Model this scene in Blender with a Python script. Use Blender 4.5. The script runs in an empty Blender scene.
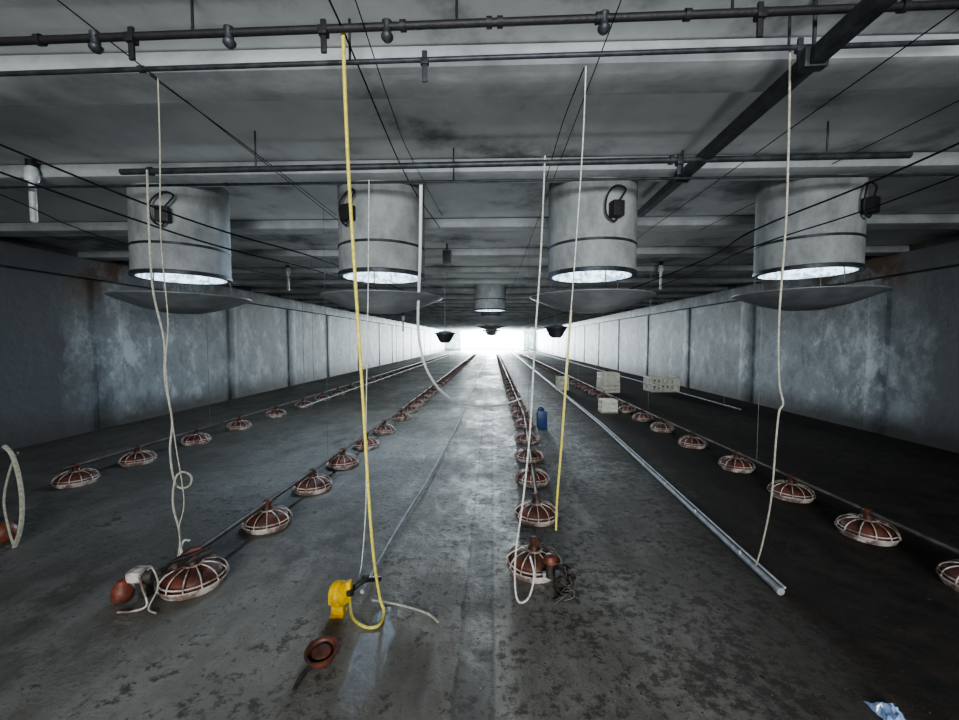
import bpy, math, random
from mathutils import Vector, Matrix, Euler
random.seed(7)
F=400.0; CH=1.6
COL=bpy.context.scene.collection
try: bpy.context.scene.view_settings.look='AgX - Medium High Contrast'
except Exception: pass
# ---------------- camera ----------------
cd=bpy.data.cameras.new("camera"); cam=bpy.data.objects.new("camera",cd); COL.objects.link(cam)
cd.sensor_width=36; cd.lens=36*F/959.0; cd.clip_end=300; cd.clip_start=0.05
cam.location=(0,0,CH)
cam.rotation_euler=(math.radians(90)-math.atan(20/F),0,math.atan(12.5/F))
bpy.context.scene.camera=cam
RM=cam.rotation_euler.to_matrix()
def P(x,y,d):
    v=RM@Vector(((x-479.5)/F,-(y-360)/F,-1.0))
    v*=d/v.y
    return Vector((v.x,v.y,v.z+CH))
def PF(x,y,z=0.0):
    v=RM@Vector(((x-479.5)/F,-(y-360)/F,-1.0))
    v*=(z-CH)/v.z
    return Vector((v.x,v.y,z))
# ---------------- materials ----------------
def mat(name,c1,rough=.6,metal=0,c2=None,scale=6,c3=None,bump=0,stretch=(1,1,1),spec=.5,lo=.4,hi=.6,detail=6,trans=0):
    m=bpy.data.materials.new(name); m.use_nodes=True
    nt=m.node_tree; N=nt.nodes; L=nt.links; b=N["Principled BSDF"]
    b.inputs["Roughness"].default_value=rough; b.inputs["Metallic"].default_value=metal
    b.inputs["Specular IOR Level"].default_value=spec
    b.inputs["Base Color"].default_value=(*c1,1)
    if c2 is None: c2=tuple(c*.7 for c in c1)
    tc=N.new("ShaderNodeTexCoord"); mp=N.new("ShaderNodeMapping"); mp.inputs["Scale"].default_value=stretch
    no=N.new("ShaderNodeTexNoise"); no.inputs["Scale"].default_value=scale; no.inputs["Detail"].default_value=detail
    no.inputs["Roughness"].default_value=.65
    rp=N.new("ShaderNodeValToRGB")
    rp.color_ramp.elements[0].position=lo; rp.color_ramp.elements[0].color=(*c2,1)
    rp.color_ramp.elements[1].position=hi; rp.color_ramp.elements[1].color=(*c1,1)
    if c3:
        e=rp.color_ramp.elements.new(min(.98,hi+.12)); e.color=(*c3,1)
    L.new(tc.outputs["Object"],mp.inputs["Vector"]); L.new(mp.outputs[0],no.inputs["Vector"])
    L.new(no.outputs["Fac"],rp.inputs[0]); L.new(rp.outputs[0],b.inputs["Base Color"])
    if bump:
        bp=N.new("ShaderNodeBump"); bp.inputs["Strength"].default_value=bump; bp.inputs["Distance"].default_value=.02
        n2=N.new("ShaderNodeTexNoise"); n2.inputs["Scale"].default_value=scale*4; n2.inputs["Detail"].default_value=5
        L.new(mp.outputs[0],n2.inputs["Vector"]); L.new(n2.outputs["Fac"],bp.inputs["Height"]); L.new(bp.outputs[0],b.inputs["Normal"])
    return m
M={}
M['ceil']=mat("ceiling_plaster",(.52,.535,.53),.85,c2=(.20,.21,.212),c3=(.62,.635,.62),scale=.8,lo=.37,hi=.48,bump=.25)
M['rib']=mat("rib_concrete",(.46,.475,.47),.85,c2=(.31,.32,.322),scale=2.0,bump=.3)
M['rust']=mat("rusty_steel",(.10,.085,.07),.7,.4,c2=(.04,.035,.03),scale=20)
M['black']=mat("black_paint",(.014,.014,.016),.55,c2=(.022,.02,.02),scale=25,bump=.2)
M['dark']=mat("dark_steel",(.07,.077,.083),.5,.4,c2=(.035,.038,.041),scale=12)
M['galv']=mat("galvanised",(.52,.535,.54),.55,.35,c2=(.32,.33,.335),scale=8)
M['feedpipe']=mat("dirty_feed_pipe",(.20,.18,.16),.5,.5,c2=(.10,.075,.06),scale=5)
M['cream']=mat("cream_plastic",(.76,.68,.61),.5,c2=(.25,.17,.135),scale=10,lo=.44,hi=.58)
M['red']=mat("redbrown_plastic",(.19,.058,.036),.55,c2=(.06,.028,.02),scale=9)
M['orange']=mat("orange_plastic",(.28,.08,.043),.5,c2=(.11,.04,.028),scale=12)
M['white']=mat("white_plastic",(.75,.77,.78),.4,c2=(.5,.52,.53),scale=9)
M['yellow']=mat("yellow_plastic",(.95,.58,.01),.45,c2=(.50,.32,.02),scale=12)
M['yrope']=mat("yellow_cord",(.86,.73,.13),.7,c2=(.58,.50,.10),scale=60)
M['wrope']=mat("white_cord",(.80,.81,.74),.75,c2=(.48,.48,.40),scale=60)
M['hose']=mat("white_hose",(.95,.96,.94),.5,c2=(.85,.86,.84),scale=20)
M['trope']=mat("tan_cord",(.54,.52,.42),.8,c2=(.34,.32,.25),scale=60)
M['wire']=mat("dark_wire",(.012,.012,.014),.8,0,scale=20,spec=.1)
M['gwire']=mat("grey_wire",(.25,.27,.29),.5,.4,scale=20)
M['duct']=mat("chimney_fibre",(.35,.362,.355),.75,c2=(.21,.22,.217),scale=2.5,stretch=(1.6,1.6,1),lo=.38,hi=.6,bump=.06,spec=.25)
M['liner']=mat("white_liner",(.85,.9,.93),.5,c2=(.28,.33,.36),scale=16,lo=.44,hi=.54)
M['dish']=mat("dish_grey",(.22,.235,.24),.5,c2=(.15,.16,.165),scale=4)
M['blue']=mat("blue_plastic",(.015,.07,.20),.4,c2=(.01,.04,.12),scale=8)
M['crate']=mat("crate_plastic",(.94,.92,.78),.5,c2=(.78,.75,.62),scale=8)
M['glint']=mat("bluish_glint_film",(.45,.60,.85),.25,c2=(.25,.36,.6),scale=20)  # blue-white floor glint put into the colour
M['debris']=mat("litter",(.06,.052,.045),.9,c2=(.03,.026,.022),scale=9)
M['chips']=mat("pale_chips",(.42,.40,.36),.9,c2=(.2,.19,.17),scale=9)
M['ground']=mat("outside_ground",(.5,.52,.5),.9,scale=1)

class G:
    def __init__(s,name):
        s.m=bpy.data.materials.new(name); s.m.use_nodes=True
        s.nt=s.m.node_tree; s.N=s.nt.nodes; s.L=s.nt.links; s.b=s.N["Principled BSDF"]
        s.tc=s.N.new("ShaderNodeTexCoord").outputs["Object"]
        q=s.N.new("ShaderNodeSeparateXYZ"); s.L.new(s.tc,q.inputs[0]); s.x,s.y,s.z=q.outputs
    def map(s,sc):
        mp=s.N.new("ShaderNodeMapping"); mp.inputs["Scale"].default_value=sc; s.L.new(s.tc,mp.inputs[0]); return mp.outputs[0]
    def noise(s,sc,de=6,ro=.6,vec=None):
        n=s.N.new("ShaderNodeTexNoise"); n.inputs["Scale"].default_value=sc; n.inputs["Detail"].default_value=de; n.inputs["Roughness"].default_value=ro
        s.L.new(vec or s.tc,n.inputs["Vector"]); return n.outputs["Fac"]
    def math(s,op,a,b_=None):
        n=s.N.new("ShaderNodeMath"); n.operation=op
        for i,v in enumerate((a,b_)):
            if v is None: continue
            if isinstance(v,(int,float)): n.inputs[i].default_value=v
            else: s.L.new(v,n.inputs[i])
        return n.outputs[0]
    def mr(s,v,a,b_,c=0,d=1):
        n=s.N.new("ShaderNodeMapRange"); s.L.new(v,n.inputs[0])
        for i,q in enumerate((a,b_,c,d)): n.inputs[i+1].default_value=q
        return n.outputs[0]
    def mix(s,f,a,c):
        n=s.N.new("ShaderNodeMixRGB"); s.L.new(f,n.inputs[0])
        for i,v in ((1,a),(2,c)):
            if isinstance(v,tuple): n.inputs[i].default_value=(*v,1)
            else: s.L.new(v,n.inputs[i])
        return n.outputs[0]
    def bump(s,h,st,dist):
        bp=s.N.new("ShaderNodeBump"); bp.inputs["Distance"].default_value=dist
        if isinstance(st,(int,float)): bp.inputs["Strength"].default_value=st
        else: s.L.new(st,bp.inputs["Strength"])
        s.L.new(h,bp.inputs["Height"]); s.L.new(bp.outputs[0],s.b.inputs["Normal"])
def wallmat():
    g=G("limewashed_wall")
    a=g.noise(.8,8,.68); b=g.noise(3.0,9,.75); st=g.noise(1.3,9,.75,g.map((1,1.2,.8)))
    col=g.mix(g.mr(a,.38,.60),(.18,.205,.225),(.34,.385,.41))
    col=g.mix(g.mr(b,.47,.62,0,.65),col,(.47,.53,.56))
    col=g.mix(g.mr(st,.52,.62,0,.85),col,(.72,.79,.82))
    col=g.mix(g.mr(st,.46,.36,0,.75),col,(.11,.13,.145))
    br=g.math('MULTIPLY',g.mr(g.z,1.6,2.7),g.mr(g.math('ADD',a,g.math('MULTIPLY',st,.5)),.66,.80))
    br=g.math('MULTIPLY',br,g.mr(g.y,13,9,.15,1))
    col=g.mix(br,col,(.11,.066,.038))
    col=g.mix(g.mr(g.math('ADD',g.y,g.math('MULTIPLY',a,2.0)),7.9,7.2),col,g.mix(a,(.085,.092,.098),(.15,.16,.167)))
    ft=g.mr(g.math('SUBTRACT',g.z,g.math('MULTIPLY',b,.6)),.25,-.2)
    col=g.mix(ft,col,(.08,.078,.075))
    g.L.new(col,g.b.inputs["Base Color"]); g.b.inputs["Roughness"].default_value=.6
    g.bump(g.math('ADD',a,g.math('MULTIPLY',b,.35)),.4,.05)
    return g.m
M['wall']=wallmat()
def floormat():
    g=G("wet_concrete_floor"); x=g.x
    big=g.noise(.9,8,.72,g.map((1,.5,1))); med=g.noise(4,9,.75); fine=g.noise(16,6,.75); huge=g.noise(.45,4,.6)
    col=g.mix(g.mr(big,.38,.58),(.10,.090,.075),(.285,.272,.238))
    col=g.mix(g.mr(med,.48,.62,0,.8),col,(.37,.358,.318))
    col=g.mix(g.mr(huge,.52,.40,0,.65),col,(.10,.09,.075))
    col=g.mix(g.mr(g.math('ADD',x,g.math('MULTIPLY',big,1.5)),-.9,-3.2,0,.5),col,(.085,.076,.063))
    dens=g.mr(x,-1.4,1.4,-.02,.06)
    s1=g.math('ADD',g.math('ADD',g.math('MULTIPLY',fine,.5),g.math('MULTIPLY',med,.5)),dens)
    s1=g.math('ADD',s1,g.math('MULTIPLY',g.math('SUBTRACT',big,.5),.35))
    col=g.mix(g.mr(s1,.52,.61,0,.85),col,(.045,.04,.034))
    xr=g.math('ADD',x,g.math('MULTIPLY',big,1.5))
    xr=g.math('ADD',xr,g.mr(g.y,4.5,1.5,0,.45)); xr=g.math('ADD',xr,g.math('MULTIPLY',g.math('SUBTRACT',med,.5),.8))
    rt=g.mr(xr,2.1,3.0)
    bed=g.mix(g.mr(med,.4,.65),(.012,.010,.008),(.055,.038,.028))
    col=g.mix(rt,col,bed)
    xw=g.math('ADD',x,g.math('MULTIPLY',g.math('SUBTRACT',med,.5),.08))
    st=g.math('ABSOLUTE',g.math('ADD',xw,.08))
    inst=g.mr(st,.09,.07)
    col=g.mix(g.math('MULTIPLY',inst,.5),col,(.085,.087,.086))
    edge=g.mr(g.math('ABSOLUTE',g.math('SUBTRACT',st,.085)),.018,.004)
    col=g.mix(g.math('MULTIPLY',edge,.5),col,(.02,.02,.02))
    g.L.new(col,g.b.inputs["Base Color"])
    dx=g.math('DIVIDE',g.math('ADD',x,.62),.11); dy=g.math('DIVIDE',g.math('SUBTRACT',g.y,1.93),.5)
    r=g.math('ADD',g.math('MULTIPLY',dx,dx),g.math('MULTIPLY',dy,dy))
    r=g.math('ADD',r,g.math('MULTIPLY',g.math('SUBTRACT',med,.5),2.4))
    pd=g.mr(r,1.2,.5)
    ro=g.mr(big,.35,.65,.70,.42)
    ro=g.math('ADD',ro,g.math('MULTIPLY',g.math('SUBTRACT',med,.5),.8))
    ro=g.math('ADD',ro,g.math('MULTIPLY',rt,.15))
    ro=g.math('SUBTRACT',ro,g.math('MULTIPLY',pd,.36))
    g.L.new(g.math('MAXIMUM',ro,.15),g.b.inputs["Roughness"])
    g.bump(g.math('ADD',fine,med),g.math('SUBTRACT',.7,g.math('MULTIPLY',pd,.56)),.02)
    return g.m
M['floor']=floormat()

# ---------------- mesh builder ----------------
class MB:
    def __init__(s): s.v=[]; s.f=[]; s.sm=[]
    def add(s,vs,fs,smooth=True,M_=None):
        o=len(s.v)
        for v in vs:
            v=Vector(v); s.v.append(M_@v if M_ is not None else v)
        for f in fs: s.f.append([i+o for i in f]); s.sm.append(smooth)
        return s
    def box(s,c,sz,bev=0,M_=None):
        x,y,z=[a/2 for a in sz]
        b=min(bev,x*.9,y*.9,z*.9)
        if b<=0:
            vs=[(c[0]+i*x,c[1]+j*y,c[2]+k*z) for i in(-1,1) for j in(-1,1) for k in(-1,1)]
            fs=[(0,1,3,2),(4,6,7,5),(0,4,5,1),(2,3,7,6),(0,2,6,4),(1,5,7,3)]
            return s.add(vs,fs,False,M_)
        import bmesh
        bm=bmesh.new(); bmesh.ops.create_cube(bm,size=1)
        for v in bm.verts: v.co=Vector((v.co.x*sz[0],v.co.y*sz[1],v.co.z*sz[2]))+Vector(c)
        bmesh.ops.bevel(bm,geom=bm.edges[:],offset=b,segments=2,affect='EDGES',profile=.7)
        bm.verts.ensure_lookup_table()
        s.add([v.co.copy() for v in bm.verts],[[v.index for v in f.verts] for f in bm.faces],False,M_); bm.free(); return s
    def lathe(s,prof,n=24,c=(0,0,0),M_=None,close=False):
        vs=[];fs=[]
        for r,z in prof:
            for i in range(n):
                a=2*math.pi*i/n; vs.append((c[0]+r*math.cos(a),c[1]+r*math.sin(a),c[2]+z))
        k=len(prof)
        rng=range(k) if close else range(k-1)
        for j in rng:
            j2=(j+1)%k
            for i in range(n):
                i2=(i+1)%n; fs.append((j*n+i,j*n+i2,j2*n+i2,j2*n+i))
        return s.add(vs,fs,True,M_)
    def tube(s,pts,r,n=8,smooth_pts=True,sub=6,M_=None):
        pts=[Vector(p) for p in pts]
        if smooth_pts and len(pts)>2:
            q=[pts[0]*2-pts[1]]+pts+[pts[-1]*2-pts[-2]]; out=[]
            for i in range(1,len(q)-2):
                for k in range(sub):
                    t=k/sub; p0,p1,p2,p3=q[i-1:i+3]
                    out.append(.5*((2*p1)+(p2-p0)*t+(2*p0-5*p1+4*p2-p3)*t*t+(3*p1-p0-3*p2+p3)*t**3))
            out.append(pts[-1]); pts=out
        vs=[];fs=[]; up=None
        for i,p in enumerate(pts):
            t=(pts[min(i+1,len(pts)-1)]-pts[max(i-1,0)]).normalized()
            if up is None:
                up=Vector((0,0,1)) if abs(t.z)<.9 else Vector((1,0,0))
            a=(up-t*up.dot(t))
            if a.length<1e-5: a=t.orthogonal()
            a.normalize(); up=a; b_=t.cross(a)
            for k in range(n):
                an=2*math.pi*k/n; vs.append(p+a*math.cos(an)*r+b_*math.sin(an)*r)
        m=len(pts)
        for i in range(m-1):
            for k in range(n):
                k2=(k+1)%n; fs.append((i*n+k,i*n+k2,(i+1)*n+k2,(i+1)*n+k))
        fs.append(list(range(n))[::-1]); fs.append([(m-1)*n+k for k in range(n)])
        return s.add(vs,fs,True,M_)
    def cyl(s,p0,p1,r,n=16): return s.tube([p0,p1],r,n,False)
    def mesh(s,name,mt):
        me=bpy.data.meshes.new(name); me.from_pydata([tuple(v) for v in s.v],[],s.f); me.update()
        me.polygons.foreach_set("use_smooth",s.sm); me.materials.append(mt)
        import bmesh
        bm=bmesh.new(); bm.from_mesh(me); bmesh.ops.recalc_face_normals(bm,faces=bm.faces[:]); 
        bm.to_mesh(me); bm.free()
        try: me.set_sharp_from_angle(angle=math.radians(40))
        except Exception: pass
        return me
def tag(o,label,cat,group=None,kind=None):
    o["label"]=label; o["category"]=cat
    if group: o["group"]=group
    if kind: o["kind"]=kind
    return o
def top(name,mb,mt,label,cat,loc=(0,0,0),group=None,kind=None):
    o=bpy.data.objects.new(name,mb.mesh(name,M[mt])); o.location=loc; COL.objects.link(o)
    return tag(o,label,cat,group,kind)
def topc(name,mb,mt,label,cat,group=None,kind=None):
    o0=mb.v[0].copy(); mb.v=[v-o0 for v in mb.v]
    return top(name,mb,mt,label,cat,o0,group,kind)
def empty(name,label,cat,loc,group=None,rot=(0,0,0)):
    o=bpy.data.objects.new(name,None); o.empty_display_size=.1; o.location=loc; o.rotation_euler=rot; COL.objects.link(o)
    return tag(o,label,cat,group)
def part(par,name,mb,mt,label=None):
    o=bpy.data.objects.new(name,mb.mesh(name,M[mt])); o.parent=par; COL.objects.link(o)
    if label: o["label"]=label
    return o
def struct(name,mb,mt,label=None):
    o=bpy.data.objects.new(name,mb.mesh(name,M[mt])); COL.objects.link(o); o["kind"]="structure"
    o["label"]=label or name.replace("_"," "); o["category"]=name.split("_")[0]
    return o
def clone(t,loc,rotz=None):
    c=t.copy(); c.location=loc
    if rotz is not None: c.rotation_euler=(0,0,rotz)
    COL.objects.link(c)
    for ch in [q for q in t.children]:
        k=ch.copy(); k.parent=c; COL.objects.link(k)
    return c

# ---------------- room ----------------
XL,XR,Y0,Y1,ZC=-7.0,6.6,-8.0,60.0,3.1
RD=.12
struct("floor",MB().box(((XL+XR)/2,26,-.1),(XR-XL+.6,68.6,.2)),'floor',"damp mottled concrete poultry house floor with litter")
struct("ceiling",MB().box(((XL+XR)/2,26,ZC+.1),(XR-XL+.6,68.6,.2)),'ceil',"stained grey concrete ceiling")
for side,nm in ((-1,"wall_left"),(1,"wall_right")):
    xw=XL-.15 if side<0 else XR+.15
    w=MB().box((xw,26,ZC/2),(.3,68.6,ZC))
    y=-3.6
    while y<59:
        x=XL if side<0 else XR
        wd=random.choice((.3,.35,.5))
        w.box((x,y+.2,ZC/2),(.036,wd,ZC-.01),.012); y+=random.choice((3.2,3.5,3.9)) if y>8 else 3.5
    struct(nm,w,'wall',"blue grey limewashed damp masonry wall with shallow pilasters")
struct("wall_near",MB().box(((XL+XR)/2,Y0-.15,ZC/2),(XR-XL,.3,ZC)),'wall',"limewashed gable wall")
w=MB(); gw=9.4; cx=0
w.box(((XL+cx-gw/2)/2,Y1+.15,ZC/2),(cx-gw/2-XL,.3,ZC)); w.box(((XR+cx+gw/2)/2,Y1+.15,ZC/2),(XR-cx-gw/2,.3,ZC))
w.box((cx,Y1+.15,3.04),(gw,.3,.12))
struct("wall_far",w,'wall',"gable wall around a wide open gateway")
struct("ground",MB().box((0,75,-.12),(60,29.4,.2)),'ground',"bright ground outside the gateway")
n=1
ys=[-6.5,-5,-3.5,-2,-.4,.86,2.13,3.4]
while ys[-1]<58: ys.append(ys[-1]+1.62)
for i,y in enumerate(ys):
    struct("trim_%d"%n,MB().box(((XL+XR)/2,y+.1,ZC-RD/2),(XR-XL,.28,RD),.055),'rib',"transverse concrete ceiling rib"); n+=1
for side in(-1,1):
    x=XL+.11 if side<0 else XR-.11
    struct("trim_%d"%n,MB().box((x,26,ZC-.30),(.22,68,.32),.02),'wall',"concrete ledge beam along wall head"); n+=1

# ---------------- chimneys ----------------
def chimney(loc,label,zb,box_side=None,wide=.405):
    e=empty("exhaust_chimney",label,"ventilation chimney",(loc[0],loc[1],0),"ventilation chimneys")
    R=wide; zt=ZC+.005
    part(e,"chimney_shell",MB().lathe([(R,zb+.03),(R,zt),(R-.03,zt),(R-.03,zb+.03)],48,close=True),'duct')
    part(e,"strap_band",MB().lathe([(R+.002,zb+.26),(R+.005,zb+.263),(R+.005,zb+.28),(R+.002,zb+.283)],48,close=True),'dark',"dark steel strap around chimney")
    part(e,"lower_rim",MB().lathe([(R-.032,zb),(R+.008,zb),(R+.008,zb+.03),(R+.003,zb+.035),(R+.003,zb+.03),(R-.032,zb+.03)],48,close=True),'dark',"dark lower rim of chimney")
    part(e,"inner_liner",MB().lathe([(R-.033,zb+.002),(R-.033,zt-.02),(R-.04,zt-.02),(R-.04,zb+.002)],48,close=True),'liner',"white inner liner lit by the sky")
    zd=zb-.19; Rd=.58
    d=MB().lathe([(.001,zd-.15),(.15,zd-.145),(.35,zd-.095),(Rd-.03,zd-.014),(Rd,zd),(Rd,zd+.008),(Rd-.03,zd-.002),(.35,zd-.08),(.15,zd-.13),(.001,zd-.135)],56)
    part(e,"deflector_dish",d,'dish',"shallow grey dish hung below the opening")
    for a in (.6,.6+2.09,.6+4.19):
        part(e,"hanger_rod",MB().cyl((math.cos(a)*.37,math.sin(a)*.37,zb+.12),(math.cos(a)*.42,math.sin(a)*.42,zd-.06),.004,8),'dark')
    if box_side is not None:
        Mx=Matrix.Rotation(box_side,4,'Z')
        part(e,"motor_box",MB().box((R+.05,0,zb+.50),(.09,.10,.13),.012,Mx),'black',"small dark actuator box")
        k=MB(); pts=[(R+.06,.02,zb+.57),(R+.05,.08,zb+.67),(R+.03,0,zb+.70),(R+.05,-.09,zb+.60),(R+.04,-.09,zb+.46),(R+.05,-.02,zb+.40),(R+.05,.02,zb+.45)]
        k.tube(pts,.008,6,M_=Mx)
        part(e,"control_cable",k,'black')
    return e
D=3.9
CHM=[(P(181,200,D),-1.2,2.2),(P(382,200,D),-2.0,2.2),(P(592,200,D),-1.35,2.2),(P(808,200,D),-1.1,2.22)]
for i,(p,a,zb) in enumerate(CHM):
    chimney((p.x,p.y),["grey cylindrical exhaust chimney with a wide hanging dish","grey exhaust chimney with actuator box beside yellow cord","grey exhaust chimney with looped black control cable","grey exhaust chimney with dark actuator box near steel rail"][i],zb,a)
far=[(-.05,10.3),(-.05,16.5),(-.05,23),(-.05,30),(-.05,38)]
for p in far: chimney(p,"grey exhaust chimney further along the hall",2.35,None,.40)
def light(kind,loc,power,color=(.8,.9,1),size=.2,rot=(0,0,0),sy=None,spread=None):
    l=bpy.data.lights.new("day_or_fill_light",{"A":"AREA","P":"POINT","S":"SPOT"}[kind]); l.energy=power; l.color=color  # shared by daylight through openings and by added fill lamps
    if kind=="A":
        l.size=size
        if sy: l.shape='RECTANGLE'; l.size_y=sy
        if spread: l.spread=spread
    else:
        l.shadow_soft_size=size
        if kind=="S": l.spot_size=math.radians(145); l.spot_blend=1
    o=bpy.data.objects.new("day_or_fill_light",l); o.location=loc; o.rotation_euler=rot; COL.objects.link(o); return o
for p,a,zb in CHM: light("P",(p.x,p.y,zb+.5),26,size=.12,color=(.78,.9,1))
for p in far: light("P",(p[0],p[1],2.8),30,size=.12)
light("A",(0,59.7,1.7),6500,(.86,.95,1),9,(math.radians(-90),0,0),2.6)
for y,pw in ((46,900),(51,3000),(55.5,7000)): light("P",(0,y,1.7),pw,(.88,.97,1),.3)  # added fill points that widen the glow around the far gateway
light("A",(.2,-5.0,2.0),230,(.92,.96,1),3.2,(math.radians(93),0,0),1.4,math.radians(105))  # fill lamp added behind the camera; the gable there is closed
for y,pw in ((8.5,66),(14,52),(21,56),(30,80),(40,160)):
    light("A",(0,y,2.92),pw,(.76,.89,1),7,(0,0,0),1.0)  # fill lamps added under the ceiling to brighten the mid-hall walls
for x,y,pw in ((-.8,1.5,24),(1.0,1.5,24),(-1.7,5.6,30),(1.6,5.6,30),(0,9,42),(0,14,44),(0,21,60)):
    light("S",(x,y,.25),pw,(.93,.97,1),.35,(math.pi,0,0))  # upward spots put in at floor level only to lift the ceiling
light("A",(-1.86,5.65,2.95),60,(.55,.74,1),.28,(0,0,0),1.7)  # lamp added overhead to lay a pale blue streak on the puddle

# ---------------- overhead pipes ----------------
def pipe_thing(name,label,a,b,r,mt,clamps=(),cat="pipe",clampmt='dark'):
    e=empty(name,label,cat,a); v=b-a
    part(e,"tube",MB().cyl(Vector((0,0,0)),v,r,12),mt)
    for t,kind in clamps:
        c=v*t
        if kind=='ring':
            d=v.normalized()
            part(e,"clamp",MB().cyl(c-d*.012,c+d*.012,r*1.45,14),clampmt)
        elif kind=='knob':
            part(e,"insulator",MB().lathe([(.001,-.065),(.016,-.06),(.026,-.048),(.027,-.038),(.018,-.03),(.018,0),(.022,.01),(.022,.02),(.001,.025)],14,c=c),'dark')
        elif kind=='strap':
            k=MB().box(c+Vector((0,0,-.03)),(.024,.012,.14),.003); k.box(c+Vector((0,.0,-.01)),(.04,r*2.4,r*2.4),.006)
            part(e,"hanger_strap",k,clampmt)
        elif kind=='up':
            part(e,"hanger_rod",MB().cyl(c,c+Vector((0,0,max(.02,ZC-.0-(a+c).z))),.006,8),clampmt)
    return e
a=P(-60,44,1.78); b=P(1020,2,1.78)
pipe_thing("overhead_water_pipe","thick black pipe with clamps crossing under the ceiling",a,b,.016,'black',
  [(.10,'ring'),(.19,'strap'),(.155,'knob'),(.285,'knob'),(.375,'strap'),(.435,'knob'),(.53,'ring'),(.54,'ring'),(.63,'ring'),(.635,'knob'),(.71,'ring'),(.775,'strap'),(.9,'ring'),(.45,'ring'),(.25,'up'),(.5,'up'),(.75,'up')],clampmt='black')
a=P(-60,76,1.93); b=P(1020,40,1.93)
pipe_thing("overhead_conduit","thin dark conduit crossing the hall",a,b,.011,'dark',[(.2,'ring'),(.47,'strap'),(.81,'strap'),(.4,'up'),(.8,'up')])
a=P(121,172,2.9); b=P(910,155,2.9)
pipe_thing("winch_tube","straight grey steel tube under the ceiling",a,b,.021,'dark',[(.04,'ring'),(.18,'up'),(.71,'ring'),(.72,'strap'),(.9,'up')])
a=P(-100,189,3.2); b=P(1060,173,3.2)
pipe_thing("ceiling_conduit","thin grey conduit running across the ribs",a,b,.010,'dark',[(.3,'ring'),(.7,'ring'),(.5,'up')])
a=P(893,-12,1.5); b=P(640,214,4.4)
e=empty("steel_rail","dark rectangular steel rail running along the hall","rail",a)
v=b-a; q=v.to_track_quat('Y','Z').to_matrix().to_4x4()
part(e,"rail_bar",MB().box((0,v.length/2,0),(.06,v.length,.07),.006,q),'dark')
part(e,"rail_bracket",MB().box((0,v.length*.13,.0),(.10,.05,.085),.008,q),'dark')
part(e,"rail_bracket",MB().box((0,v.length*.62,.0),(.10,.05,.09),.008,q),'dark')
part(e,"hanger_rod",MB().cyl(v*.13,v*.13+Vector((0,0,ZC-(a+v*.13).z)),.008),'dark')
part(e,"hanger_rod",MB().cyl(v*.62,v*.62+Vector((0,0,ZC-(a+v*.62).z)),.008),'dark')

# ---------------- long wires ----------------
def wire(pts,r,mt,label,group="overhead suspension wires",name="overhead_wire",n=5,sub=4):
    return topc(name,MB().tube(pts,r,n,True,sub),mt,label,"wire",group)
def longwire(px,py,d0,d1,r,mt,label,z=None):
    a=P(px,py,d0); b=Vector((a.x,d1,a.z))
    m=(a+b)/2; return wire([a,m+Vector((0,0,-.02)),b],r,mt,label)
wire([P(-40,128,2.2),P(130,198,2.75),P(232,234,3.25),P(340,266,4.6),P(430,302,9),P(470,322,20)],.0065,'wire',"thick black cable along the hall")
wire([P(-40,158,2.3),P(130,218,2.85),P(232,250,3.3),P(335,276,5.2),P(430,308,10),P(470,326,22)],.0065,'wire',"black cable below another along the hall")
wire([P(1000,125,2.2),P(860,187,2.8),P(750,232,3.3),P(680,270,4.6),P(560,314,9.5),P(515,328,20)],.0065,'wire',"thick black cable along the hall near the wall")
wire([P(1000,160,2.3),P(860,212,2.85),P(750,248,3.3),P(670,282,5.2),P(570,316,12)],.005,'wire',"black cable along the hall near the wall")
longwire(45,-10,1.6,14,.003,'wire',"thin dark wire along the hall")
wire([P(322,-10,1.6),P(343,30,1.79),P(408,180,3.2),P(440,228,5)],.004,'wire',"thin dark wire along the hall")
wire([P(352,-10,1.6),P(392,110,2.3),P(415,165,3.0),P(450,230,6)],.0025,'wire',"thin grey wire along the hall")
longwire(625,-10,1.6,20,.0025,'wire',"thin grey wire along the hall")
longwire(985,-10,1.6,14,.003,'wire',"thin grey wire along the hall")
wire([P(584,68,1.95),P(562,125,2.7),P(546,180,3.4)],.003,'wire',"short slanting grey wire")
wire([P(980,90,2.3),P(840,160,3.3),P(700,230,5)],.003,'wire',"slack grey wire near the wall")
wire([P(150,75,1.95),P(258,155,2.7),P(336,215,4.4)],.003,'wire',"slack grey wire across the ceiling")
wire([P(-10,190,2.9),P(150,250,4.3),P(330,285,9)],.004,'wire',"slack dark wire beside the wall")

# ---------------- ropes ----------------
def rope(pts,r,mt,label,name="rope",n=7,sub=8):
    return topc(name,MB().tube(pts,r,n,True,sub),mt,label,"rope",None)
rope([P(343,28,1.80),P(345,90,1.85),P(349,180,1.92),P(356,290,2.0),P(363,400,2.08),P(369,500,2.15),P(374,560,2.2),P(380,598,2.25),PF(384,612,.02),PF(379,625,.012),PF(366,627,.012),PF(353,618,.012),PF(350,603,.02),P(349,585,2.36)],.0082,'yrope',"thick yellow cord hanging to the floor with a loop")
rope([P(369,180,2.7),P(368,300,2.6),P(366,420,2.55),P(366,500,2.5),P(362,560,2.45),P(358,580,2.42)],.0035,'wrope',"thin white cord beside the yellow cord")
rope([P(147,170,2.55),P(149,230,2.52),P(153,290,2.5),P(164,340,2.5),P(165,380,2.5),P(172,420,2.5),P(170,450,2.5),P(174,480,2.5),P(181,488,2.49),P(190,485,2.49),P(191,476,2.48),P(182,472,2.47),P(175,480,2.46),P(173,505,2.46),P(180,535,2.46),P(178,560,2.46)],.0062,'trope',"pale cord hanging with a small knot loop")
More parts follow.
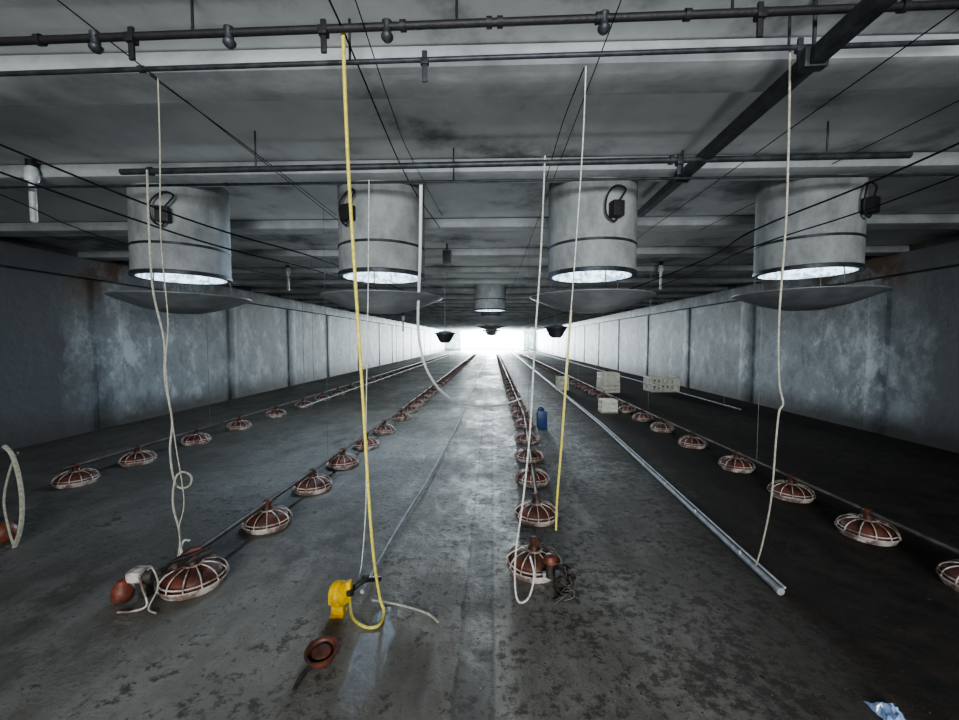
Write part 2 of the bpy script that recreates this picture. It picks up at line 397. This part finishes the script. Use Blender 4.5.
rope([P(158,78,1.97),P(160,150,2.1),P(161,240,2.25),P(168,320,2.35),P(166,370,2.36),P(175,440,2.4),P(184,500,2.42),P(179,530,2.44),P(184,560,2.45)],.0034,'trope',"thin pale cord hanging beside a thicker one")
rope([P(790,50,1.95),P(789,120,2.02),P(786,220,2.1),P(779,320,2.2),P(779,380,2.27),P(783,403,2.3),P(779,412,2.31),P(776,440,2.35),P(771,500,2.42),P(762,545,2.5),P(756,565,2.55)],.0052,'trope',"pale knotted cord hanging to the long pipe")
rope([P(545,156,2.9),P(541,250,2.75),P(535,340,2.65),P(530,430,2.5),P(523,500,2.45),P(516,550,2.4),P(515,585,2.35),P(519,602,2.33),P(529,597,2.35),P(534,575,2.4),P(530,556,2.42)],.0062,'wrope',"white cord hanging with a loop at the floor")
rope([P(586,66,1.94),P(583,140,2.1),P(577,230,2.25),P(571,310,2.4),P(565,380,2.45)],.0034,'wrope',"thin white cord tied above a yellow cord")
rope([P(571,310,2.42),P(566,380,2.47),P(561,450,2.52),P(557,500,2.55),P(556,530,2.56)],.0075,'yrope',"yellow cord hanging to the feeder drive")
rope([P(421,185,3.05),P(420,260,3.4),P(418,320,3.8),P(421,350,3.9),P(428,372,4.0),P(442,392,4.3),P(458,402,4.7),P(480,406,5.1),P(505,404,5.6),P(523,398,6.1)],.013,'hose',"white hose curving across the aisle")
rope([P(4,446,2.9),P(12,455,2.9),P(19,478,2.9),P(22,505,2.9),P(20,530,2.9),P(13,550,2.9),P(4,566,2.88),P(-6,572,2.86)],.015,'trope',"thick pale hose drooping over the drive unit")
rope([P(18,452,2.95),P(10,470,2.95),P(4,500,2.95),P(9,530,2.93),P(16,552,2.9)],.008,'trope',"pale rope strand beside the drive unit")
rope([PF(372,600,.05),PF(386,602,.012),PF(404,606,.012),PF(418,610,.012),PF(430,615,.012),PF(438,622,.012)],.006,'trope',"short frayed yellow cord lying on floor")
rope([P(165,600,2.42),P(178,590,2.46),P(182,545,2.46),P(190,540,2.5)],.006,'wrope',"white cable draped over the feeder")

# ---------------- pan feeders ----------------
def pan_parts():
    pan=MB().lathe([(.001,.004),(.13,.0),(.17,.012),(.185,.040),(.188,.052),(.198,.056),(.199,.048),(.191,.040),(.176,.004),(.14,-.0),(.001,.0)],28)
    gr=MB(); NR=12
    for i in range(NR):
        a=2*math.pi*i/NR; c,s_=math.cos(a),math.sin(a)
        pts=[(.190*c,.190*s_,.052),(.182*c,.182*s_,.085),(.15*c,.15*s_,.118),(.10*c,.10*s_,.138),(.05*c,.05*s_,.145)]
        gr.tube(pts,.0044,5,True,3)
    gr.lathe([(.183,.070),(.190,.070),(.190,.078),(.183,.078)],28,close=True)
    gr.lathe([(.045,.14),(.06,.14),(.06,.15),(.045,.15)],16,close=True)
    cone=MB().lathe([(.168,.04),(.163,.075),(.14,.102),(.10,.122),(.06,.133),(.045,.14),(.001,.145)],24)
    neck=MB().lathe([(.038,.138),(.036,.155),(.03,.165),(.03,.19),(.034,.195),(.034,.215),(.022,.228),(.001,.23)],16)
    for sgn in(-1,1): neck.box((sgn*.034,0,.20),(.012,.025,.035),.003)
    return pan,gr,cone,neck
pp=pan_parts(); ZP=.205
def make_pan(loc,label):
    e=empty("pan_feeder",label,"poultry feeder",loc,"pan feeders on feeding lines")
    for nm,mb,mt in (("pan_dish",pp[0],'cream'),("grill",pp[1],'cream'),("feed_cone",pp[2],'red'),("hopper_neck",pp[3],'red')):
        part(e,nm,mb,mt)
    return e
proto=None; farproto=None
def put(x,y,lab):
    global proto,farproto
    if y<15:
        if proto is None: proto=make_pan((x,y,0),lab)
        else:
            c=clone(proto,(x,y,0),random.uniform(0,6)); c["label"]=lab
    else:
        if farproto is None:
            me=MB()
            me.add(pp[0].v,pp[0].f); me.add(pp[2].v,pp[2].f); me.add(pp[1].v,pp[1].f)
            farproto=top("pan_feeder",me,'red',lab,"poultry feeder",(x,y,0),"pan feeders on feeding lines")
            farproto.data.materials.append(M['cream'])
            nA=len(pp[0].f); nB=len(pp[2].f)
            for k,pl in enumerate(farproto.data.polygons):
                if k<nA or k>=nA+nB: pl.material_index=1
        else:
            c=farproto.copy(); c.location=(x,y,0); c["label"]=lab; COL.objects.link(c)
ROWS=[([(72,479),(139,459),(197,440),(243,426),(276,414),(302,405)],"red-brown pan feeder with cream grill on wall-side line"),
 ([(197,577),(268,520),(312,485),(341,462),(365,444),(384,430),(402,417)],"red-brown pan feeder with cream grill on feeding line"),
 ([(534,562),(536,513),(532,478),(529,456),(527,439),(524,424)],"red-brown pan feeder with cream grill beside the central aisle"),
 ([(974,583),(868,530),(788,492),(736,465),(693,443),(662,428)],"red-brown pan feeder with cream grill on dark litter")]
for ri,(px,lab) in enumerate(ROWS):
    ps=[PF(x,y,.05) for x,y in px]
    use=ps[1:] if ri==2 else ps
    nn=len(use); my=sum(p.y for p in use)/nn; mx_=sum(p.x for p in use)/nn
    bb=sum((p.y-my)*(p.x-mx_) for p in use)/sum((p.y-my)**2 for p in use)
    yl=ps[-1].y
    def X(y): return mx_+bb*(min(y,yl)-my)
    sp=(ps[4].y-ps[1].y)/3
    for i,p in enumerate(ps):
        xx=p.x if (ri==2 and i<2) else X(p.y)
        if ri==3 and i==0: xx+=.06
        put(xx,p.y,lab)
    y=ps[-1].y+sp
    while y<42: put(X(y),y,lab); y+=sp
    s0=(ps[1].y if ri==2 else ps[0].y)-.15
    e=empty("feed_pipe","long dirty steel feed pipe over the pan feeders","pipe",(X(s0),s0,ZP),"feed pipes")
    base=Vector((X(s0),s0,0))
    mb=MB().tube([Vector((X(q_),q_,0))-base for q_ in (s0,(s0+yl)/2,yl,58)],.018,12,False)
    part(e,"tube",mb,'feedpipe')
    y=2.2
    while s0+y<26:
        xx=X(s0+y)-X(s0)
        part(e,"drop_cord",MB().cyl(Vector((xx,y,.018)),Vector((xx,y,ZC-ZP)),.0026,5),'gwire'); y+=3.1
p0=PF(779,590,.03); q1=PF(600,424,.03)
e=empty("aisle_pipe","long pale galvanised pipe lying along the aisle","pipe",p0)
endp=Vector((2.62,56,.03)); dirv=(q1-p0)/(q1.y-p0.y)
part(e,"tube",MB().tube([Vector((0,0,0)),q1-p0,endp-p0],.021,14,False),'galv')
o2=Vector((.036,0,.015))
part(e,"rail",MB().tube([o2,q1-p0+o2,endp-p0+o2],.008,8,False),'white')
part(e,"end_cap",MB().lathe([(.001,-.02),(.025,-.017),(.025,.017),(.001,.02)],12,M_=Matrix.Rotation(math.radians(90),4,'X')),'galv')
for i in range(8):
    c=dirv*(.4+i*.7)
    part(e,"nipple",MB().cyl(c+Vector((-.015,0,.015)),c+Vector((-.02,0,.04)),.008,8),'white')
topc("drinker_pipe",MB().tube([PF(362,592,.05),PF(398,528,.05),PF(436,465,.05),PF(463,412,.05),PF(478,375,.05),Vector((-.6,40,.05))],.013,10,True,10),'galv',"grey drinker pipe lying beside the aisle","pipe","drinker pipes")
for X_ in (-3.4,4.3):
    e=empty("drinker_pipe","suspended galvanised drinker pipe","pipe",(X_,7.0,.40),"drinker pipes")
    part(e,"tube",MB().cyl(Vector((0,0,0)),Vector((0,49,0)),.014,10),'galv')
    y=.5
    while y<24:
        part(e,"drop_cord",MB().cyl(Vector((0,y,.012)),Vector((0,y,ZC-.4)),.0025,5),'gwire'); y+=3.5

# ---------------- drive units ----------------
def drive_left():
    o=PF(150,600,0); e=empty("feeder_drive_unit","grey gearbox with red-brown motor at the feeding line end","feeder motor",o)
    L_=lambda x,y,z:Vector((x,y,z))
    part(e,"gearbox",MB().box((-.08,.02,.15),(.10,.09,.065),.012),'cream',"dirty white gearbox housing")
    part(e,"gear_cover",MB().lathe([(.001,0),(.045,0),(.045,.03),(.035,.045),(.001,.05)],18,M_=Matrix.Translation((-.01,.0,.155))@Matrix.Rotation(math.radians(90),4,'Y')),'rust')
    Mx=Matrix.Translation((-.15,-.02,.06))
    mo=MB().lathe([(.001,-.055),(.04,-.05),(.056,-.03),(.06,0),(.053,.03),(.04,.05),(.028,.075),(.001,.08)],20,M_=Mx)
    part(e,"motor",mo,'orange',"red-brown rounded motor cap")
    part(e,"auger_tube",MB().cyl(L_(.02,.02,.15),L_(.24,.22,.2),.024,12),'rust')
    part(e,"elbow",MB().tube([(.08,.05,.17),(.12,.10,.21),(.17,.12,.25),(.22,.15,.25)],.018,10),'red',"red-brown spout over the pan")
    part(e,"hose",MB().tube([(.06,.03,.16),(.12,.04,.22),(.2,.08,.24),(.27,.13,.26)],.010,8),'black')
    part(e,"cable",MB().tube([(-.05,-.02,.18),(.02,-.07,.12),(.06,-.09,.03),(.0,-.12,.012),(-.08,-.13,.012)],.006,8),'cream')
    part(e,"cable",MB().tube([(-.02,.0,.18),(.05,-.03,.22),(.10,-.05,.12),(.08,-.10,.02),(.15,-.13,.010)],.005,8),'trope')
    part(e,"support_foot",MB().box((-.05,.03,.06),(.05,.06,.12),.006),'rust')
drive_left()
def winch_y():
    o=PF(342,614,0); e=empty("yellow_winch","bright yellow plastic housing with cable at pipe end","winch",o)
    Mx=Matrix.Translation((0,0,.125))@Matrix.Rotation(math.radians(75),4,'Y')@Matrix.Rotation(.3,4,'X')
    b_=MB().lathe([(.001,-.05),(.055,-.05),(.07,-.035),(.07,.0),(.058,.01),(.058,.03),(.035,.045),(.001,.05)],18,M_=Mx)
    b_.box((-.02,0,.04),(.07,.05,.09),.01); b_.box((.045,0,.15),(.03,.04,.10),.008); b_.box((-.05,.0,.08),(.05,.03,.04),.006)
    part(e,"housing",b_,'yellow')
    part(e,"hub",MB().lathe([(.001,.05),(.02,.05),(.02,.075),(.001,.08)],12,M_=Mx),'dark')
    part(e,"pipe_stub",MB().tube([(.03,.04,.11),(.10,.10,.14),(.16,.22,.08)],.016,10),'dark')
    part(e,"black_tape",MB().box((.10,.12,.14),(.04,.04,.035),.01),'black')
    part(e,"foot",MB().box((-.02,.0,.006),(.08,.08,.012),.003),'yellow')
winch_y()
def drive_c():
    o=PF(562,592,0); e=empty("feeder_drive_unit","dark finned motor with red cap at the central line","feeder motor",o)
    Mx=Matrix.Translation((0,0,.10))
    mo=MB().lathe([(.001,-.095),(.045,-.095),(.05,-.08)]+[(r,-.08+i*.012) for i in range(11) for r in ((.045,.054)[i%2],)]+[(.045,.06),(.03,.075),(.001,.078)],18,M_=Mx)
    part(e,"motor",mo,'rust',"dark grey finned electric motor")
    part(e,"terminal_box",MB().box((-.02,-.04,.15),(.07,.05,.06),.01),'dark')
    part(e,"cap",MB().lathe([(.045,.178),(.047,.20),(.032,.222),(.001,.228)],16,M_=Matrix.Translation((-.07,.03,.0))),'orange',"red plastic cap")
    part(e,"neck",MB().cyl(Vector((-.07,.03,.08)),Vector((-.07,.03,.19)),.03,14),'rust')
    part(e,"bracket",MB().box((-.06,.04,.09),(.12,.03,.03),.005),'galv')
    for i in range(12):
        q=[Vector((random.uniform(-.05,.07),random.uniform(-.11,-.03),z+random.uniform(-.02,.02))) for z in (.2,.16,.12,.08,.04)]
        q.append(Vector((random.uniform(-.08,.10),random.uniform(-.14,-.03),.010)))
        part(e,"cable",MB().tube(q,.0045,7),('rust','dark','feedpipe')[i%3])
drive_c()
o=P(6,560,2.95); e=empty("feeder_drive_unit","orange motor cap with pale ropes over it","feeder motor",(o.x,o.y,0))
part(e,"motor",MB().lathe([(.001,-.07),(.05,-.065),(.07,-.03),(.07,.02),(.045,.06),(.001,.075)],18,M_=Matrix.Translation((0,0,.1))),'orange')
part(e,"gearbox",MB().box((-.13,.03,.1),(.14,.12,.16),.015),'dark')
part(e,"foot",MB().box((-.06,.02,.015),(.2,.12,.03),.005),'rust')
o=PF(322,664,0); e=empty("bowl_drinker","red-brown round bowl drinker lying on the floor","poultry drinker",o)
Mx=Matrix.Translation((0,.0,.05))@Matrix.Rotation(math.radians(8),4,'X')
part(e,"bowl",MB().lathe([(.001,-.04),(.04,-.04),(.06,-.02),(.074,.01),(.076,.025),(.066,.025),(.05,.0),(.001,-.01)],24,M_=Mx),'red')
part(e,"cap",MB().lathe([(.001,.03),(.03,.028),(.045,.018),(.05,-.0),(.045,-.01),(.001,-.01)],20,M_=Mx),'red')
part(e,"rim",MB().lathe([(.070,.02),(.080,.02),(.080,.028),(.070,.028)],24,M_=Mx,close=True),'red')
part(e,"stem",MB().tube([(-.03,-.05,.04),(-.05,-.12,.03),(-.055,-.17,.018)],.010,8),'rust')
o=PF(892,718,0); mb=MB(); vs=[];fs=[]
n1=12
for i in range(n1):
    for j in range(n1):
        u=i/(n1-1)-.5; v_=j/(n1-1)-.5
        vs.append((u*.10+random.uniform(-.005,.005),v_*.14+random.uniform(-.005,.005),.004+max(0,.05-.24*(u*u+v_*v_))*random.uniform(.5,1.2)))
for i in range(n1-1):
    for j in range(n1-1): fs.append((i*n1+j,(i+1)*n1+j,(i+1)*n1+j+1,i*n1+j+1))
mb.add(vs,fs,False); top("glint_scrap",mb,'glint',"floor glint modelled as crumpled pale bluish plastic bag on dark floor","scrap",o)  # scrap added in place of a glint on the wet floor

# ---------------- hanging feed hoppers, lamps ----------------
def hopper(p,label):
    e=empty("hanging_hopper",label,"hopper",p)
    part(e,"bowl",MB().lathe([(.001,-.15),(.07,-.15),(.10,-.12),(.13,-.06),(.15,-.03),(.155,0),(.17,.005),(.17,.02),(.15,.02),(.12,.03),(.08,.05),(.001,.055)],24),'black')
    part(e,"rim",MB().lathe([(.155,-.005),(.178,-.005),(.178,.012),(.155,.012)],24,close=True),'dark')
    part(e,"hanger",MB().cyl(Vector((0,0,.05)),Vector((0,0,ZC-p.z)),.004,6),'gwire')
hopper(P(445,334,6.8),"small black bowl hopper hanging over the aisle")
hopper(P(556,328,6.2),"black bowl hopper hanging beside the white cord")
def tubelamp(p,label,s=1):
    e=empty("tube_lamp",label,"lamp",p)
    part(e,"lamp_holder",MB().lathe([(.001,.13),(.03,.13),(.045,.10),(.05,.03),(.04,.0),(.001,.0)],16),'white')
    part(e,"lamp_tube",MB().lathe([(.024,.005),(.024,-.32),(.013,-.335),(.001,-.337)],14),'white')
    part(e,"ceiling_mount",MB().lathe([(.001,ZC-p.z),(.03,ZC-p.z),(.03,ZC-p.z-.03),(.012,ZC-p.z-.05),(.012,.19),(.035,.18),(.035,.125),(.001,.12)],12),'black')
tubelamp(P(32,182,3.3),"white tubular lamp hanging from black cable")
tubelamp(P(288,274,8.0),"white tubular lamp hanging by the wall")
tubelamp(P(661,272,7.8),"white tubular lamp hanging by the wall")
tubelamp(P(403,320,11.5),"white tubular lamp further along the hall")
def junction(p,label):
    e=empty("junction_box",label,"electrical box",p)
    part(e,"box",MB().box((0,0,0),(.13,.10,.2),.015),'dark')
    part(e,"stem",MB().cyl(Vector((0,0,.1)),Vector((0,0,ZC-p.z)),.012,8),'black')
    part(e,"cover",MB().box((0,-.055,0),(.10,.012,.15),.004),'black')
junction(P(447,257,6.3),"small dark electrical box hanging from ceiling")

# ---------------- crates, container ----------------
def crate(p,w,d,h,label,rot=0):
    e=empty("plastic_crate",label,"crate",p,None,(0,0,rot))
    b_=MB().box((0,0,.015),(w,d,.03),.004)
    for z in (h-.025,h*.52,.04):
        for sy in(-1,1): b_.box((0,sy*(d/2-.012),z),(w,.024,.06),.003)
        for sx in(-1,1): b_.box((sx*(w/2-.012),0,z),(.024,d,.06),.003)
    part(e,"frame",b_,'crate')
    s_=MB(); nb=6
    for i in range(nb+1):
        x=-w/2+.02+i*(w-.04)/nb
        for sy in(-1,1): s_.box((x,sy*(d/2-.014),h/2),(w/nb*.5,.014,h-.02))
    nb=4
    for i in range(nb+1):
        y=-d/2+.02+i*(d-.04)/nb
        for sx in(-1,1): s_.box((sx*(w/2-.014),y,h/2),(.014,d/nb*.6,h-.02))
    part(e,"side_bars",s_,'crate')
crate(PF(661,391),.85,.6,.45,"cream slatted plastic crate on dark litter",.05)
q=PF(604,392)+Vector((.12,0,0)); crate(q,.55,.5,.3,"cream plastic crate at the bottom of a stack",.1)
crate(q+Vector((0,0,.302)),.55,.5,.3,"cream plastic crate stacked on another",.02)
q=PF(610,412)+Vector((0,0,0)); crate(Vector((q.x-.05,q.y,0)),.36,.3,.28,"dirty plastic crate near the long pipe",0)
crate(PF(566,390)+Vector((-.12,0,0)),.34,.3,.42,"small pale plastic crate by feeding line",.2)
o=PF(539,428)+Vector((.05,0,0)); e=empty("blue_canister","blue plastic canister standing by the feeding line","canister",o)
part(e,"body",MB().box((0,0,.16),(.18,.18,.32),.03),'blue')
part(e,"neck",MB().lathe([(.04,.315),(.04,.35),(.03,.36),(.001,.36)],14),'blue')
part(e,"handle",MB().tube([(-.07,0,.315),(-.06,0,.36),(-.02,0,.375),(.03,0,.36)],.012,8),'blue')

# ---------------- litter ----------------
def litter(sets,mt,label):
    mb=MB()
    for nn,xr,yr,smin,smax in sets:
      cl=[(random.uniform(*xr),yr[0]+(yr[1]-yr[0])*random.random()**1.6) for _ in range(nn//14+1)]
      for i in range(nn):
        cx_,cy_=random.choice(cl); x=min(max(cx_+random.gauss(0,.25),-6.5),6.2); y=max(cy_+random.gauss(0,.35),1.4)
        s_=random.uniform(smin,smax)*random.choice((.5,.7,1)); a=random.random()*6.28; k=random.randint(4,6)
        top_=[(x+math.cos(a+j*6.28/k)*s_*random.uniform(.4,1),y+math.sin(a+j*6.28/k)*s_*random.uniform(.4,1),.001) for j in range(k)]
        vs=top_+[(x,y,s_*.35)]
        mb.add(vs,[(j,(j+1)%k,k) for j in range(k)],False)
    top("litter_debris",mb,mt,label,"litter",kind="stuff")
litter([(2600,(.1,2.6),(1.6,9),.002,.009),(1400,(1.6,6.0),(1.6,14),.006,.022),(1500,(-4,0),(1.6,8),.002,.009)],'debris',"dark crumbs of litter scattered over concrete")
litter([(1500,(-3.5,4),(1.6,9),.002,.007)],'chips',"pale chips scattered over the floor")
# ---------------- world ----------------
w=bpy.data.worlds.new("world"); bpy.context.scene.world=w; w.use_nodes=True
bg=w.node_tree.nodes["Background"]; bg.inputs[0].default_value=(.88,.96,1,1); bg.inputs[1].default_value=14
